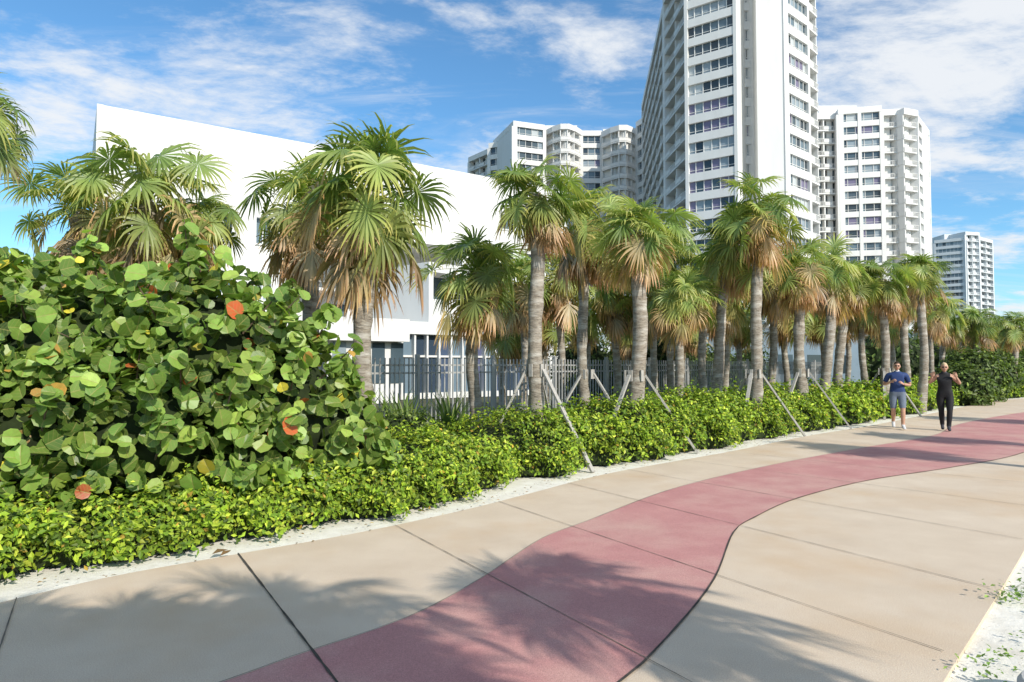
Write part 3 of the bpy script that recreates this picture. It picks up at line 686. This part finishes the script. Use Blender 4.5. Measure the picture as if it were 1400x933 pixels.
def hand(e,wr,direc,palmn):
    d=Vector(direc).normalized(); n=Vector(palmn); n=(n-d*n.dot(d)).normalized(); s=d.cross(n); wr=Vector(wr); ms=[]
    V,Fa=uvsphere(14,10,lambda x,y,z:tuple(wr+d*.048+s*(.041*x)+d*(.060*z)+n*(.018*y)))
    Fa=list(Fa)
    for k,(off,l) in enumerate(((-.030,.068),(-.010,.078),(.010,.072),(.028,.056))):
        b=wr+d*.068+s*off; p0_=wr+d*(.092-.006*abs(k-1))+s*off*1.08; p1=p0_+d*l*.45; p2=p1+(d*.6+n*.8)*l*.4; p3=p2+(d*-.1+n)*l*.3
        ms.append(skin_mesh([(tuple(b),.010),(tuple(p0_),.0095),(tuple(p1),.009),(tuple(p2),.008),(tuple(p3),.007)],[(0,1),(1,2),(2,3),(3,4)],0,1))
    b=wr+d*.03-s*.025; p1=b+(d*.6-s*.7+n*.3)*.04; p2=p1+(d*.8-s*.2+n*.4)*.03
    ms.append(skin_mesh([(tuple(b),.013),(tuple(p1),.011),(tuple(p2),.008)],[(0,1),(1,2)],0,1))
    for m in ms:
        o=len(V); V+=[tuple(v.co) for v in m.vertices]; Fa+=[tuple(o+i for i in p.vertices) for p in m.polygons]
    obj('hand',make_mesh('hand',V,Fa,mats=[SK],smooth=True),e)
def person(name,loc,rot,J,E,mats,rule,cloth,hair,female,scale,headpos,hands):
    e=empty(name,loc); e.rotation_euler=(0,0,rot); e.scale=(scale,)*3
    names=list(J); me=skin_mesh([J[k] for k in names],[(names.index(a),names.index(b)) for a,b in E],0,3)
    for m in mats: me.materials.append(m)
    rad=lambda k: (sum(J[k][1])/2 if isinstance(J[k][1],tuple) else J[k][1])
    segs=[(Vector(J[a][0]),Vector(J[b][0]),a,b,rad(a),rad(b)) for a,b in E]
    for p in me.polygons:
        c=p.center; best=None
        for a,b,na,nb,ra,rb in segs:
            ab=b-a; t_=max(0,min(1,(c-a).dot(ab)/ab.length_squared)); dd=(c-(a+ab*t_)).length/(ra*(1-t_)+rb*t_)
            if best is None or dd<best[0]: best=(dd,na,nb,t_)
        p.material_index=rule(best[1],best[2],best[3],c); p.use_smooth=True
    # cloth stands a little proud of the skin
    touch={}
    for p in me.polygons:
        for v in p.vertices: touch.setdefault(v,[]).append(p.material_index in cloth)
    nrm=[v.normal.copy() for v in me.vertices]
    for v in me.vertices:
        if v.index in touch and any(touch[v.index]): v.co+=nrm[v.index]*(.010 if all(touch[v.index]) else .007)
    o=obj('body',me,e); head_part(e,headpos,hair,female)
    for h in hands: hand(e,*h)
    return e
E=[('pel','wai'),('wai','che'),('che','upc'),('upc','nek'),('nek','hed')]
for s_ in 'LR': E+=[('upc','sh'+s_),('sh'+s_,'ua'+s_),('ua'+s_,'el'+s_),('el'+s_,'wr'+s_),('pel','hi'+s_),('hi'+s_,'th'+s_),('th'+s_,'kn'+s_),('kn'+s_,'ca'+s_),('ca'+s_,'an'+s_),('an'+s_,'ba'+s_),('ba'+s_,'to'+s_),('an'+s_,'he'+s_)]
def limb(J,s_,sh,el,wr,hi,kn,an,to,f=1.0,shoe=.046):
    mid=lambda a,b,t_=.5: tuple(a[i]+(b[i]-a[i])*t_ for i in range(3))
    J['sh'+s_]=(sh,.066*f); J['ua'+s_]=(mid(sh,el,.45),.054*f); J['el'+s_]=(el,.041*f); J['wr'+s_]=(wr,.027*f)
    J['hi'+s_]=(hi,.10*f); J['th'+s_]=(mid(hi,kn,.5),.085*f); J['kn'+s_]=(kn,.056*f); J['ca'+s_]=(mid(kn,an,.33),.060*f); J['an'+s_]=(an,.036*f)
    J['ba'+s_]=(mid(an,to,.62),(shoe,.036)); J['to'+s_]=(to,(shoe*.8,.026))
    J['he'+s_]=((an[0],an[1]+.055,max(.035,an[2]-.045)),.034)
J={'pel':((0,0,.96),(.155,.12)),'wai':((0,-.01,1.10),(.165,.135)),'che':((0,-.03,1.28),(.185,.135)),'upc':((0,-.03,1.42),(.15,.10)),'nek':((0,-.035,1.52),.058),'hed':((0,-.05,1.60),.055)}
limb(J,'L',(.20,-.02,1.43),(.30,.05,1.16),(.13,-.21,1.20),(.10,0,.90),(.11,-.13,.50),(.11,-.08,.095),(.13,-.30,.03),1.06)
limb(J,'R',(-.20,-.02,1.43),(-.31,.03,1.17),(-.15,-.21,1.26),(-.10,0,.90),(-.10,-.02,.49),(-.09,.26,.19),(-.09,.12,.035),1.06)
def rm(a,b,t_,c):
    A=a[:2]; Bb=b[:2]
    if A in('ba',) or Bb in('ba','to','he'): return 3
    if Bb=='an': return 3 if t_>.85 else 2
    if A=='kn': return 2
    if A=='th': return 1 if t_<.72 else 2
    if A=='hi': return 1
    if A=='el': return 2
    if A=='ua': return 2 if t_>.4 else 0
    if a=='nek' or (a=='upc' and b=='nek' and t_>.6): return 2
    return 1 if c.z<.99 else 0
person('jogging_man',(10.25,17.55,.004),math.radians(-26),J,E,[NAVY,GREY,SK,SHOE],rm,(0,1),HAIRB,False,1.0,(0,-.075,1.665),
  [((.13,-.21,1.20),(-.5,-.6,.35),(0,.4,-.3)),((-.15,-.21,1.26),(.5,-.6,.35),(0,.4,-.3))])
J={'pel':((0,0,.93),(.17,.135)),'wai':((0,-.01,1.07),(.135,.115)),'che':((0,-.04,1.24),(.16,.14)),'upc':((0,-.02,1.37),(.12,.09)),'nek':((0,-.03,1.46),.05),'hed':((0,-.045,1.54),.05)}
limb(J,'L',(.165,-.02,1.37),(.33,-.02,1.19),(.24,-.17,1.36),(.10,0,.88),(.09,-.12,.49),(.06,-.12,.09),(.07,-.33,.03),1.0,.042)
limb(J,'R',(-.165,-.02,1.37),(-.34,.0,1.20),(-.27,-.15,1.37),(-.10,0,.88),(-.08,.02,.48),(-.06,.15,.13),(-.06,-.02,.035),1.0,.042)
def rw(a,b,t_,c):
    A=a[:2]; Bb=b[:2]
    if A=='ba' or Bb in('ba','to','he') or (Bb=='an' and t_>.88): return 2
    if A in('sh','ua','el'): return 1
    if Bb=='sh': return 1 if t_>.72 else 0
    if a=='nek' or (a=='upc' and b=='nek' and t_>.2): return 1
    return 0
person('walking_woman',(11.25,17.15,.004),math.radians(-30),J,E,[BLK,SK,DSH],rw,(0,),HAIRY,True,1.02,(0,-.07,1.60),
  [((.24,-.17,1.36),(-.3,-.2,.9),(0,-1,0)),((-.27,-.15,1.37),(.3,-.2,.9),(0,-1,0))])
print('faces',sum(len(o.data.polygons) for o in scene.objects if o.type=='MESH'))
